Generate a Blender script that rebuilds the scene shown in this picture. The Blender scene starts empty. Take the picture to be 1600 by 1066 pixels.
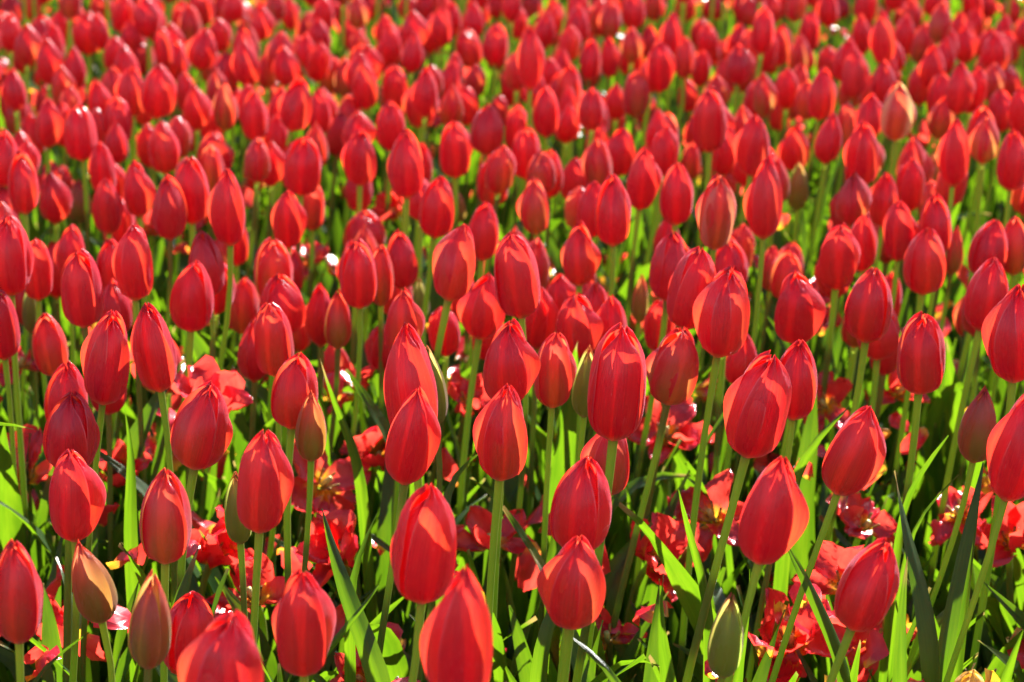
import bpy, math, random
import numpy as np
from mathutils import Vector, Matrix, Quaternion

R_ = math.radians
rng = random.Random(7)
sc = bpy.context.scene
col = sc.collection

# ------------------------------------------------------------------ camera, light, exposure
FPX, CX, CY = 3778.0, 800.0, 533.0            # focal length in photo pixels
PITCH = R_(18.35)
CAMZ = 1.19
HP = 0.42                                     # height of the flower bases above the soil
cam_d = bpy.data.cameras.new('camera')
cam = bpy.data.objects.new('camera', cam_d); col.objects.link(cam)
cam.location = (0, 0, CAMZ)
cam.rotation_euler = (math.pi / 2 - PITCH, 0, 0)
cam_d.sensor_width = 36.0
cam_d.lens = FPX / 1600.0 * 36.0
cam_d.clip_start, cam_d.clip_end = 0.05, 2000
cam_d.dof.use_dof = True
cam_d.dof.focus_distance = 1.93
cam_d.dof.aperture_fstop = 8.3
sc.camera = cam

SUN_AZ, SUN_EL = R_(25), R_(36)               # from +Y towards +X
sdir = Vector((math.sin(SUN_AZ) * math.cos(SUN_EL), math.cos(SUN_AZ) * math.cos(SUN_EL), math.sin(SUN_EL)))
w = bpy.data.worlds.new("World"); sc.world = w; w.use_nodes = True
nt = w.node_tree
bgn = nt.nodes['Background']
sky = nt.nodes.new('ShaderNodeTexSky'); sky.sky_type = 'NISHITA'; sky.sun_disc = False
sky.sun_elevation = SUN_EL; sky.sun_rotation = SUN_AZ
nt.links.new(sky.outputs[0], bgn.inputs[0]); bgn.inputs[1].default_value = 0.052
sl = bpy.data.lights.new('sun', 'SUN'); sl.energy = 5.0; sl.angle = R_(0.5); sl.color = (1.0, 0.96, 0.91)
so = bpy.data.objects.new('sun', sl); col.objects.link(so)
so.rotation_euler = sdir.to_track_quat('Z', 'Y').to_euler(); so.location = sdir * 20
sc.view_settings.view_transform = 'Standard'; sc.view_settings.look = 'None'
sc.view_settings.gamma = 1.0; sc.view_settings.use_curve_mapping = False
sc.view_settings.exposure = 2.2
try:
    sc.cycles.diffuse_bounces = 6; sc.cycles.max_bounces = 10
except Exception: pass

F = Vector((0, math.cos(PITCH), -math.sin(PITCH))); U = Vector((0, math.sin(PITCH), math.cos(PITCH)))
CAM = Vector((0, 0, CAMZ))
def ray(x, y):                                # direction with forward component 1
    return F + Vector((1, 0, 0)) * ((x - CX) / FPX) + U * ((CY - y) / FPX)
def plane_depth(x, y, z):
    d = ray(x, y); return (z - CAMZ) / d.z

# ------------------------------------------------------------------ node helpers
class NT:
    def __init__(s, name):
        s.m = bpy.data.materials.new(name); s.m.use_nodes = True
        s.t = s.m.node_tree; s.t.nodes.clear()
        s.out = s.n('ShaderNodeOutputMaterial')
    def n(s, typ, **kw):
        nd = s.t.nodes.new(typ)
        for k, v in kw.items():
            if k.startswith('i_'): nd.inputs[k[2:].replace('_', ' ')].default_value = v
            else: setattr(nd, k, v)
        return nd
    def l(s, a, b): s.t.links.new(a, b)
    def math(s, op, a, b=None, c=None, clamp=False):
        nd = s.n('ShaderNodeMath', operation=op); nd.use_clamp = clamp
        for i, v in enumerate((a, b, c)):
            if v is None: continue
            if isinstance(v, (int, float)): nd.inputs[i].default_value = v
            else: s.l(v, nd.inputs[i])
        return nd.outputs[0]
    def rng(s, v, a, b, c=0.0, d=1.0):
        nd = s.n('ShaderNodeMapRange', interpolation_type='SMOOTHSTEP'); s.l(v, nd.inputs[0])
        for i, x in enumerate((a, b, c, d)): nd.inputs[i + 1].default_value = x
        return nd.outputs[0]
    def mix(s, f, a, b, blend='MIX'):
        nd = s.n('ShaderNodeMix', data_type='RGBA', blend_type=blend)
        if isinstance(f, (int, float)): nd.inputs[0].default_value = f
        else: s.l(f, nd.inputs[0])
        for i, v in ((6, a), (7, b)):
            if isinstance(v, tuple): nd.inputs[i].default_value = (*v, 1)
            else: s.l(v, nd.inputs[i])
        return nd.outputs[2]
    def noise(s, vec, scale, detail=3, rough=0.55):
        nd = s.n('ShaderNodeTexNoise'); nd.inputs['Scale'].default_value = scale
        nd.inputs['Detail'].default_value = detail; nd.inputs['Roughness'].default_value = rough
        s.l(vec, nd.inputs['Vector']); return nd.outputs[0]
    def scaled(s, vec, sx, sy, sz=1.0, loc=None):
        nd = s.n('ShaderNodeMapping'); nd.inputs['Scale'].default_value = (sx, sy, sz)
        s.l(vec, nd.inputs['Vector'])
        if loc is not None: s.l(loc, nd.inputs['Location'])
        return nd.outputs[0]

def thin_sheet(g, refl, trans, tw, rough, spec, bump=None, bstr=0.2, bdist=0.0005, sheen=0.0):
    p = g.n('ShaderNodeBsdfPrincipled'); p.inputs['Sheen Weight'].default_value = sheen; p.inputs['Sheen Roughness'].default_value = .35; p.inputs['Sheen Tint'].default_value = (1, .55, .68, 1); p.inputs['Specular IOR Level'].default_value = spec
    g.l(refl, p.inputs['Base Color'])
    if isinstance(rough, float): p.inputs['Roughness'].default_value = rough
    else: g.l(rough, p.inputs['Roughness'])
    tr = g.n('ShaderNodeBsdfTranslucent'); g.l(trans, tr.inputs['Color'])
    if bump is not None:
        b = g.n('ShaderNodeBump'); b.inputs['Strength'].default_value = bstr; b.inputs['Distance'].default_value = bdist
        g.l(bump, b.inputs['Height']); g.l(b.outputs[0], p.inputs['Normal'])
    mx = g.n('ShaderNodeMixShader')
    if isinstance(tw, float): mx.inputs[0].default_value = tw
    else: g.l(tw, mx.inputs[0])
    g.l(p.outputs[0], mx.inputs[1]); g.l(tr.outputs[0], mx.inputs[2]); g.l(mx.outputs[0], g.out.inputs[0])

def petal_material():
    g = NT('tulip_petal')
    uv = g.n('ShaderNodeUVMap'); uv.uv_map = 'UVMap'
    sep = g.n('ShaderNodeSeparateXYZ'); g.l(uv.outputs[0], sep.inputs[0]); u, v = sep.outputs[0], sep.outputs[1]
    oi = g.n('ShaderNodeObjectInfo')
    at = g.n('ShaderNodeAttribute'); at.attribute_name = 'tint'
    add = g.n('ShaderNodeVectorMath', operation='ADD'); g.l(oi.outputs['Color'], add.inputs[0]); g.l(at.outputs['Color'], add.inputs[1])
    sc3 = g.n('ShaderNodeSeparateXYZ'); g.l(add.outputs[0], sc3.inputs[0])
    green, bleach, yellow = sc3.outputs[0], sc3.outputs[1], sc3.outputs[2]
    rnd = oi.outputs['Random']
    r3 = g.n('ShaderNodeCombineXYZ'); g.l(g.math('MULTIPLY', rnd, 37.0), r3.inputs[0]); g.l(g.math('MULTIPLY', rnd, 91.0), r3.inputs[1])
    uvr = g.n('ShaderNodeVectorMath', operation='ADD'); g.l(uv.outputs[0], uvr.inputs[0]); g.l(r3.outputs[0], uvr.inputs[1]); uvr = uvr.outputs[0]
    edge = g.math('ABSOLUTE', g.math('SUBTRACT', g.math('MULTIPLY', u, 2.0), 1.0))
    veins = g.noise(g.scaled(uvr, 55, 1.6), 1.0, 4)
    blot = g.noise(g.scaled(uvr, 3.0, 1.6), 1.0, 3)
    # streak of green down the middle, wider at the foot, red margins
    wob = g.math('ADD', edge, g.math('MULTIPLY', g.math('SUBTRACT', blot, 0.5), 0.5))
    centre = g.rng(wob, 0.30, 0.92, 1.0, 0.0)
    foot = g.rng(v, 0.25, 1.0, 1.0, 0.35)
    # green >= 0.9 reaches the margins too
    full = g.rng(green, 0.62, 0.98, 0.0, 1.0)
    gm = g.math('MULTIPLY', green, g.math('MAXIMUM', g.math('MULTIPLY', centre, foot), g.math('MULTIPLY', full, g.rng(v, 0.80, 1.10, 1.0, 0.4))), clamp=True)
    gm = g.math('MULTIPLY', gm, g.rng(veins, 0.1, 0.6, 0.8, 1.12), clamp=True)
    base = g.rng(v, 0.02, 0.11, 0.75, 0.0)
    red = g.mix(g.rng(blot, 0.25, 0.75), (0.60, 0.006, 0.045), (0.72, 0.012, 0.032))
    red = g.mix(g.rng(veins, 0.3, 0.75), red, g.mix(1.0, red, (0.80, 0.7, 0.85), 'MULTIPLY'))
    rim = g.math('MULTIPLY', g.rng(edge, 0.93, 0.99), g.rng(v, 0.35, 0.8, 0.1, 0.7))
    red = g.mix(rim, red, (0.88, 0.36, 0.36))  # pale petal margin, with the bright rim highlight painted into its colour
    vb = g.math('ADD', v, g.math('MULTIPLY', g.math('SUBTRACT', blot, 0.5), 0.4))
    vb = g.math('SUBTRACT', vb, g.rng(green, .7, 1.0, 0.0, .6))
    olive = g.mix(g.rng(vb, 0.1, 0.9), (0.22, 0.26, 0.05), (0.45, 0.21, 0.10))
    redt = g.mix(g.rng(blot, 0.25, 0.75), (0.98, 0.032, 0.026), (0.99, 0.095, 0.028))
    redt = g.mix(g.rng(veins, 0.35, 0.8), redt, g.mix(1.0, redt, (0.80, 0.5, 0.7), 'MULTIPLY'))
    olivet = g.mix(g.rng(vb, 0.1, 0.9), (0.52, 0.62, 0.10), (0.88, 0.42, 0.18))
    yel, yelt = (0.80, 0.60, 0.14), (0.9, 0.68, 0.16)
    refl = g.mix(gm, red, olive); trans = g.mix(gm, redt, olivet)
    refl = g.mix(base, refl, (0.45, 0.33, 0.06)); trans = g.mix(base, trans, (0.8, 0.45, 0.08))
    refl = g.mix(yellow, refl, yel); trans = g.mix(yellow, trans, yelt)
    bl = g.math('MULTIPLY', bleach, g.rng(wob, 0.35, 0.8), clamp=True)
    refl = g.mix(bl, refl, (0.75, 0.5, 0.28)); trans = g.mix(bl, trans, (0.95, 0.62, 0.25))
    isl = g.math('FRACT', g.math('ADD', rnd, g.n('ShaderNodeNewGeometry').outputs['Random Per Island'])); var = g.mix(isl, (0.88, 0.70, 0.95), (1.03, 1.2, 1.0)); refl = g.mix(1.0, refl, var, 'MULTIPLY'); trans = g.mix(1.0, trans, var, 'MULTIPLY')
    # pale scratches and flecks of dust
    scr = g.noise(g.scaled(uvr, 60, 9), 1.0, 2)
    spk = g.rng(scr, 0.67, 0.73)
    spk2 = g.rng(g.noise(g.scaled(uvr, 70, 110), 1.0, 1), 0.68, 0.73)
    sp = g.math('MULTIPLY', g.math('MAXIMUM', spk, spk2), 0.55)
    refl = g.mix(sp, refl, (0.85, 0.42, 0.38))
    thin_sheet(g, refl, trans, 0.50, g.rng(blot, 0.2, 0.8, 0.22, 0.36), 0.8, veins, 0.8, 0.0008, sheen=0.45)
    return g.m

def open_petal_material():
    g = NT('open_petal')
    uv = g.n('ShaderNodeUVMap'); uv.uv_map = 'UVMap'
    sep = g.n('ShaderNodeSeparateXYZ'); g.l(uv.outputs[0], sep.inputs[0]); u, v = sep.outputs[0], sep.outputs[1]
    rnd = g.n('ShaderNodeObjectInfo').outputs['Random']
    r3 = g.n('ShaderNodeCombineXYZ'); g.l(g.math('MULTIPLY', rnd, 37.0), r3.inputs[0])
    uvr = g.n('ShaderNodeVectorMath', operation='ADD'); g.l(uv.outputs[0], uvr.inputs[0]); g.l(r3.outputs[0], uvr.inputs[1]); uvr = uvr.outputs[0]
    veins = g.noise(g.scaled(uvr, 40, 1.6), 1.0, 4); blot = g.noise(g.scaled(uvr, 3.0, 2), 1.0, 3)
    vv = g.math('ADD', v, g.math('MULTIPLY', g.math('SUBTRACT', veins, 0.5), 0.35))
    f = g.rng(vv, 0.08, 0.28)
    redr = g.mix(g.rng(blot, 0.3, 0.7), (0.66, 0.010, 0.03), (0.76, 0.035, 0.06))
    refl = g.mix(f, (0.78, 0.42, 0.03), redr)
    trans = g.mix(f, (0.95, 0.5, 0.03), g.mix(g.rng(blot, 0.3, 0.7), (0.92, 0.05, 0.035), (0.93, 0.09, 0.055)))
    thin_sheet(g, refl, trans, 0.46, 0.2, 0.9, veins, 0.4, 0.0008)
    return g.m

def leaf_material():
    g = NT('tulip_leaf')
    uv = g.n('ShaderNodeUVMap'); uv.uv_map = 'UVMap'
    sep = g.n('ShaderNodeSeparateXYZ'); g.l(uv.outputs[0], sep.inputs[0]); u, v = sep.outputs[0], sep.outputs[1]
    rnd = g.n('ShaderNodeObjectInfo').outputs['Random']
    geo = g.n('ShaderNodeTexCoord')
    r3 = g.n('ShaderNodeCombineXYZ'); g.l(g.math('MULTIPLY', rnd, 53.0), r3.inputs[0])
    uvr = g.n('ShaderNodeVectorMath', operation='ADD'); g.l(uv.outputs[0], uvr.inputs[0]); g.l(r3.outputs[0], uvr.inputs[1]); uvr = uvr.outputs[0]
    veins = g.noise(g.scaled(uvr, 34, 0.9), 1.0, 3)
    blot = g.noise(g.scaled(uvr, 2.5, 5), 1.0, 3)
    refl = g.mix(g.rng(blot, 0.25, 0.75), (0.020, 0.055, 0.014), (0.034, 0.075, 0.018))
    trans = g.mix(g.rng(blot, 0.25, 0.75), (0.09, 0.21, 0.004), (0.17, 0.31, 0.006))
    trans = g.mix(g.rng(veins, 0.35, 0.75, 0.0, 0.6), trans, g.mix(1.0, trans, (0.72, 0.82, 0.8), 'MULTIPLY'))
    tip = g.math('MULTIPLY', g.rng(g.math('ADD', v, g.math('MULTIPLY', rnd, 0.10)), 1.03, 1.07), 0.8)
    refl = g.mix(tip, refl, (0.30, 0.20, 0.08)); trans = g.mix(tip, trans, (0.4, 0.25, 0.08))
    thin_sheet(g, refl, trans, 0.46, g.rng(blot, 0.2, 0.8, 0.28, 0.42), 0.5, veins, 0.5, 0.0008)
    return g.m

def stem_material():
    g = NT('tulip_stem')
    geo = g.n('ShaderNodeTexCoord')
    uv = g.n('ShaderNodeUVMap'); uv.uv_map = 'UVMap'
    sep = g.n('ShaderNodeSeparateXYZ'); g.l(uv.outputs[0], sep.inputs[0])
    nz = g.noise(g.scaled(geo.outputs['Object'], 60, 60, 9), 1.0, 3)
    refl = g.mix(g.rng(nz, 0.3, 0.7), (0.11, 0.18, 0.03), (0.18, 0.24, 0.045))
    refl = g.mix(g.rng(sep.outputs[1], 0.65, 1.0, 0.0, 0.55), refl, (0.26, 0.22, 0.06))
    trans = g.mix(g.rng(nz, 0.3, 0.7), (0.32, 0.50, 0.04), (0.44, 0.58, 0.06))
    thin_sheet(g, refl, trans, 0.38, 0.42, 0.5, nz, 0.3, 0.0005)
    return g.m

def simple_material(name, c, rough=0.6, c2=None, scale=40.0):
    g = NT(name); p = g.n('ShaderNodeBsdfPrincipled')
    tc = g.n('ShaderNodeTexCoord'); nz = g.noise(tc.outputs['Object'], scale, 4)
    g.l(g.mix(g.rng(nz, 0.3, 0.7), c, c2 or tuple(x * 0.7 for x in c)), p.inputs['Base Color'])
    p.inputs['Roughness'].default_value = rough; g.l(p.outputs[0], g.out.inputs[0])
    return g.m

def soil_material():
    g = NT('soil'); p = g.n('ShaderNodeBsdfPrincipled'); tc = g.n('ShaderNodeTexCoord')
    n1 = g.noise(tc.outputs['Object'], 14.0, 8, 0.65); n2 = g.noise(tc.outputs['Object'], 90.0, 4, 0.6)
    c = g.mix(g.rng(n1, 0.3, 0.7), (0.030, 0.020, 0.012), (0.085, 0.058, 0.036))
    c = g.mix(g.rng(n2, 0.62, 0.72, 0, 0.6), c, (0.16, 0.12, 0.08))
    g.l(c, p.inputs['Base Color']); p.inputs['Roughness'].default_value = 0.95
    b = g.n('ShaderNodeBump'); b.inputs['Distance'].default_value = 0.012; b.inputs['Strength'].default_value = 0.9
    g.l(g.math('ADD', n1, g.math('MULTIPLY', n2, 0.3)), b.inputs['Height']); g.l(b.outputs[0], p.inputs['Normal'])
    g.l(p.outputs[0], g.out.inputs[0]); return g.m

M_PETAL = petal_material(); M_OPEN = open_petal_material(); M_LEAF = leaf_material(); M_STEM = stem_material()
M_PISTIL = simple_material('pistil', (0.55, 0.55, 0.16), 0.5); M_ANTHER = simple_material('anther', (0.10, 0.06, 0.03), 0.8, (0.5, 0.32, 0.05), 300)
M_SOIL = soil_material()

# ------------------------------------------------------------------ mesh helpers
_grid = {}
def grid_faces(nu, nv, wrap=False):
    k = (nu, nv, wrap)
    if k not in _grid:
        f = []
        for j in range(nv - 1):
            for i in range(nu if wrap else nu - 1):
                i2 = (i + 1) % nu
                f.append((j * nu + i, j * nu + i2, (j + 1) * nu + i2, (j + 1) * nu + i))
        _grid[k] = np.array(f, dtype=np.int32)
    return _grid[k]

def make_mesh(name, V, Q, UV, mats, tint=None, midx=None):
    me = bpy.data.meshes.new(name)
    V = np.asarray(V, dtype=np.float32); Q = np.asarray(Q, dtype=np.int32)
    me.vertices.add(len(V)); me.vertices.foreach_set('co', V.ravel())
    n = len(Q)
    me.loops.add(n * 4); me.loops.foreach_set('vertex_index', Q.ravel())
    me.polygons.add(n); me.polygons.foreach_set('loop_start', np.arange(0, n * 4, 4, dtype=np.int32))
    try: me.polygons.foreach_set('loop_total', np.full(n, 4, dtype=np.int32))
    except Exception: pass
    me.polygons.foreach_set('use_smooth', np.ones(n, dtype=bool))
    if midx is not None: me.polygons.foreach_set('material_index', np.asarray(midx, dtype=np.int32))
    uvl = me.uv_layers.new(name='UVMap')
    uvl.data.foreach_set('uv', np.asarray(UV, dtype=np.float32)[Q.ravel()].ravel())
    if tint is not None:
        a = me.attributes.new('tint', 'FLOAT_COLOR', 'POINT')
        a.data.foreach_set('color', np.asarray(tint, dtype=np.float32).ravel())
    for m in mats: me.materials.append(m)
    me.update(calc_edges=True)
    return me

def curve1(pts, x):                            # smooth interpolation through points
    px = np.array([p[0] for p in pts]); py = np.array([p[1] for p in pts])
    xs = np.linspace(px[0], px[-1], 201); ys = np.interp(xs, px, py)
    k = np.array([1, 2, 3, 4, 3, 2, 1.0]); k /= k.sum()
    ysm = ys.copy(); 
    for _ in range(2):
        t = np.convolve(np.pad(ysm, 3, mode='reflect', reflect_type='odd'), k, 'valid'); ysm = t
    return np.interp(x, xs, ysm)

PROF = [(0, .13), (.04, .42), (.10, .70), (.18, .88), (.28, .97), (.40, 1.0), (.52, .98), (.64, .91), (.76, .775), (.86, .59), (.94, .36), (1, .08)]
PROF_BUD = [(0, .14), (.05, .50), (.13, .78), (.24, .96), (.36, 1.0), (.5, .95), (.64, .83), (.78, .62), (.9, .36), (1, .06)]
PROF_FULL = [(0, .13), (.04, .46), (.10, .76), (.20, .94), (.34, 1.0), (.50, .99), (.64, .95), (.77, .85), (.87, .68), (.95, .43), (1, .12)]
PHI = [(0, .80), (.2, .98), (.5, 1.0), (.68, .95), (.82, .86), (.91, .70), (.965, .46), (1, .04)]

def petal_verts(nu, nv, theta, inner, prof, rs, flapm, flapp, length, tipin, phimax, back=0, tw=0):
    """One petal of a closed cup of unit radius and unit height; theta 0 faces -Y, positive towards +X."""
    a = np.linspace(-1, 1, nu); v = np.linspace(0, 1, nv) ** 0.9
    A, Vv = np.meshgrid(a, v)
    r = curve1(prof, Vv.ravel()).reshape(Vv.shape)
    phi = curve1(PHI, Vv.ravel()).reshape(Vv.shape) * phimax
    bell = np.sin(np.pi * np.clip(Vv, 0, 1) ** 0.85) ** 0.9
    k = 0.86 if inner else 1.0
    rr = r * k
    p1, p2, p3 = rs.uniform(0, 6.28), rs.uniform(0, 6.28), rs.uniform(0, 6.28)
    rr += bell * (0.045 * A * (1 if rs.random() < .8 else -1))            # spiral overlap
    if not inner: rr += bell * 0.075 * (np.clip(np.abs(A) - .66, 0, 1) / .34) ** 2  # margins curl out a little
    if flapm or flapp: rr += (flapm + flapp) * .30 * np.sin(np.pi * np.clip(Vv, 0, 1) ** 1.25) ** 1.1   # a petal standing off
    if back: rr -= back * np.sin(np.pi * np.clip(Vv, 0, 1))
    rr += bell * 0.018 * np.sin(A * 5 + p1 + Vv * 3) * (A ** 2)           # wavy margins
    rr += 0.020 * bell * np.sin(Vv * 7 + p2) * A
    rr -= 0.030 * np.exp(-(A / 0.10) ** 2) * bell * (0.4 + 0.6 * (1 - Vv)) * (0 if inner else 1)  # midrib furrow
    bm = np.exp(-((Vv - 0.54) / 0.28) ** 2)
    if flapm: rr += flapm * np.clip(-A - 0.05, 0, 1) ** 1.6 * bm
    if flapp: rr += flapp * np.clip(A - 0.05, 0, 1) ** 1.6 * bm
    # petal tips: crumpled crest, a little open or tucked
    top = np.clip((Vv - 0.82) / 0.18, 0, 1)
    rr += tipin * top ** 1.5 + 0.035 * top * np.sin(A * 7 + p3)
    rr = np.maximum(rr, 0.02)
    th = theta + A * phi + tw * (Vv - .3)
    # sections slightly triangular, so petals read as separate planes
    rr *= 1 - 0.035 * np.cos(3 * (th - theta + (math.pi if inner else 0))) * bell * -1
    X = rr * np.sin(th); Y = -rr * np.cos(th)
    Z = Vv * length + 0.028 * top * np.sin(A * 9 + p1) - 0.03 * (A ** 2) * np.clip(Vv - .5, 0, 1)
    return np.stack([X, Y, Z], -1).reshape(-1, 3), np.stack([(A + 1) / 2, Vv], -1).reshape(-1, 2)

def bloom_petals(seed, kind, flaps, psi, nu=11, nv=15):
    """Six petals: outer ones at psi and psi +-120, inner ones between. flaps: L, R = side petals lifted; l, r = half as much."""
    rs = random.Random(seed)
    prof = {'bud': PROF_BUD, 'full': PROF_FULL}.get(kind, PROF)
    out = []
    tws = rs.uniform(-.38, .38); loose = rs.uniform(.08, .20) if rs.random() < .16 and kind != 'bud' else 0
    for k in range(6):
        inner = k >= 3
        d = psi + (k * 120 if not inner else 60 + (k - 3) * 120) + rs.uniform(-7, 7)
        d = (d + 180) % 360 - 180
        fm = fp = 0.0
        if not inner and 'L' in flaps and -128 < d < -70: d = -138      # the side petal slips back, so one layer stands alone there
        if not inner and 'R' in flaps and 70 < d < 128: d = 138
        for s, ch in ((-1, 'L'), (1, 'R')):
            amt = 0.34 if ch in flaps else (0.17 if ch.lower() in flaps else 0)
            if not amt: continue
            # the petal whose middle lies nearest to the side of the silhouette: lift its front margin
            dist = abs(d - s * 62)
            if dist <= 36 and (inner or dist < 25):
                if s < 0: fm += amt * (1.0 if inner else .75)
                else: fp += amt * (1.0 if inner else .75)
        length = rs.uniform(.91, 1.03) * (0.97 if inner else 1.0)
        tip = rs.uniform(-.03, .05) if kind != 'bud' else rs.uniform(-.01, .03)
        if loose and rs.random() < .6: tip += loose
        phimax = R_(rs.uniform(47, 58)) if not inner else R_(rs.uniform(48, 57))
        if not inner and abs(d) < 60: phimax = R_(rs.uniform(56, 66))
        if kind == 'bud': phimax = R_(61)
        if abs(d) > (95 if not inner else 88) and kind != 'bud': phimax = R_(rs.uniform(62, 70)); length = max(length, .985); tip = min(tip, .03)
        V, UV = petal_verts(nu, nv, R_(d), inner, prof, rs, fm, fp, length, tip, phimax, .13 if (abs(d) > 115 and ('L' in flaps or 'R' in flaps)) else 0, tws + rs.uniform(-.08, .08))
        out.append((V, UV))
    return out

def leaf_verts(rs, nu=5, nv=14):
    L = rs.uniform(.20, .34); W = rs.uniform(.010, .020); bend = rs.uniform(.15, .95); twist = rs.uniform(-1.4, 1.4)
    bend2 = rs.choice([0, 0, rs.uniform(.5, 1.7)])
    v = np.linspace(0, 1, nv); a = np.linspace(-1, 1, nu)
    ang = 0.06 + bend * v ** 1.5 + bend2 * np.clip(v - .6, 0, 1) ** 1.2 * 2.2
    ds = L / (nv - 1)
    x = np.concatenate([[0], np.cumsum(np.sin(ang[:-1]) * ds)]); z = np.concatenate([[0], np.cumsum(np.cos(ang[:-1]) * ds)])
    wd = W * curve1([(0, .45), (.15, .8), (.38, 1), (.6, .85), (.8, .52), (.92, .24), (1, .02)], v)
    tw = twist * v ** 1.3; fold = .5 * (1 - v * .6)
    sway = rs.uniform(-.03, .03) * v ** 2; ph = rs.uniform(0, 6.28)
    V = []; UV = []
    for j in range(nv):
        tx, tz = math.sin(ang[j]), math.cos(ang[j])
        n = np.array([-tz, 0, tx]); s = np.array([0, 1, 0])          # inner side faces the stem
        c, sn = math.cos(tw[j]), math.sin(tw[j])
        s2 = s * c + n * sn; n2 = n * c - s * sn
        for i in range(nu):
            al = a[i]; p = np.array([x[j], sway[j], z[j]])
            p = p + s2 * (al * wd[j] * math.cos(fold[j] * abs(al))) + n2 * (abs(al) ** 1.3 * wd[j] * math.sin(fold[j]) * .8)
            p = p + n2 * (0.0022 * math.sin(v[j] * 17 + ph + al * 2) * abs(al))
            V.append(p); UV.append(((al + 1) / 2, v[j]))
    return np.array(V), np.array(UV)

def stem_verts(p0, p1, t1, r0, r1, rs, ns=8, nv=11):
    """Tube from p0 to p1 that arrives along direction t1."""
    p0 = np.array(p0); p1 = np.array(p1); L = np.linalg.norm(p1 - p0)
    c0 = p0 + np.array([0, 0, L * .4]) + np.array([rs.uniform(-.012, .012), rs.uniform(-.012, .012), 0]); c1 = p1 - np.array(t1) * L * .28
    V = []; UV = []
    for j in range(nv):
        t = j / (nv - 1)
        p = (1 - t) ** 3 * p0 + 3 * (1 - t) ** 2 * t * c0 + 3 * (1 - t) * t * t * c1 + t ** 3 * p1
        dd = 3 * (1 - t) ** 2 * (c0 - p0) + 6 * (1 - t) * t * (c1 - c0) + 3 * t * t * (p1 - c1); dd /= np.linalg.norm(dd)
        ex = np.cross([0, 1, 0], dd); ex /= np.linalg.norm(ex); ey = np.cross(dd, ex)
        r = r0 + (r1 - r0) * t
        if t > .93: r *= 1.18
        for i in range(ns):
            an = 2 * math.pi * i / ns
            V.append(p + ex * math.cos(an) * r + ey * math.sin(an) * r); UV.append((i / ns, t))
    return np.array(V), np.array(UV)

def obj(name, me, parent=None, mat=None, color=None):
    o = bpy.data.objects.new(name, me); col.objects.link(o)
    if parent is not None: o.parent = parent
    if mat is not None: o.matrix_local = mat
    if color is not None: o.color = color
    return o

# ------------------------------------------------------------------ ground
gm_ = []
nx, ny = 60, 60
xs = np.linspace(-1, 1, nx); ys = np.linspace(-1, 1, ny)
xx = np.sign(xs) * np.abs(xs) ** 3 * 400; yy = np.sign(ys) * np.abs(ys) ** 3 * 400 + 3
GX, GY = np.meshgrid(xx, yy)
GZ = 0.006 * np.sin(GX * 9.0) * np.cos(GY * 8.0) - 0.006
me = make_mesh('soil', np.stack([GX, GY, GZ], -1).reshape(-1, 3), grid_faces(nx, ny), np.stack([GX, GY], -1).reshape(-1, 2), [M_SOIL])
soil = obj('soil', me); soil['kind'] = 'structure'

# ------------------------------------------------------------------ shared leaf meshes
LEAVES = []
for i in range(36):
    V, UV = leaf_verts(random.Random(500 + i))
    LEAVES.append(make_mesh('leaf', V, grid_faces(5, 14), UV, [M_LEAF]))

GROUP = 'tulips of the flower bed'
placed = []          # (x, y) of every foot, for spacing

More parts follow.
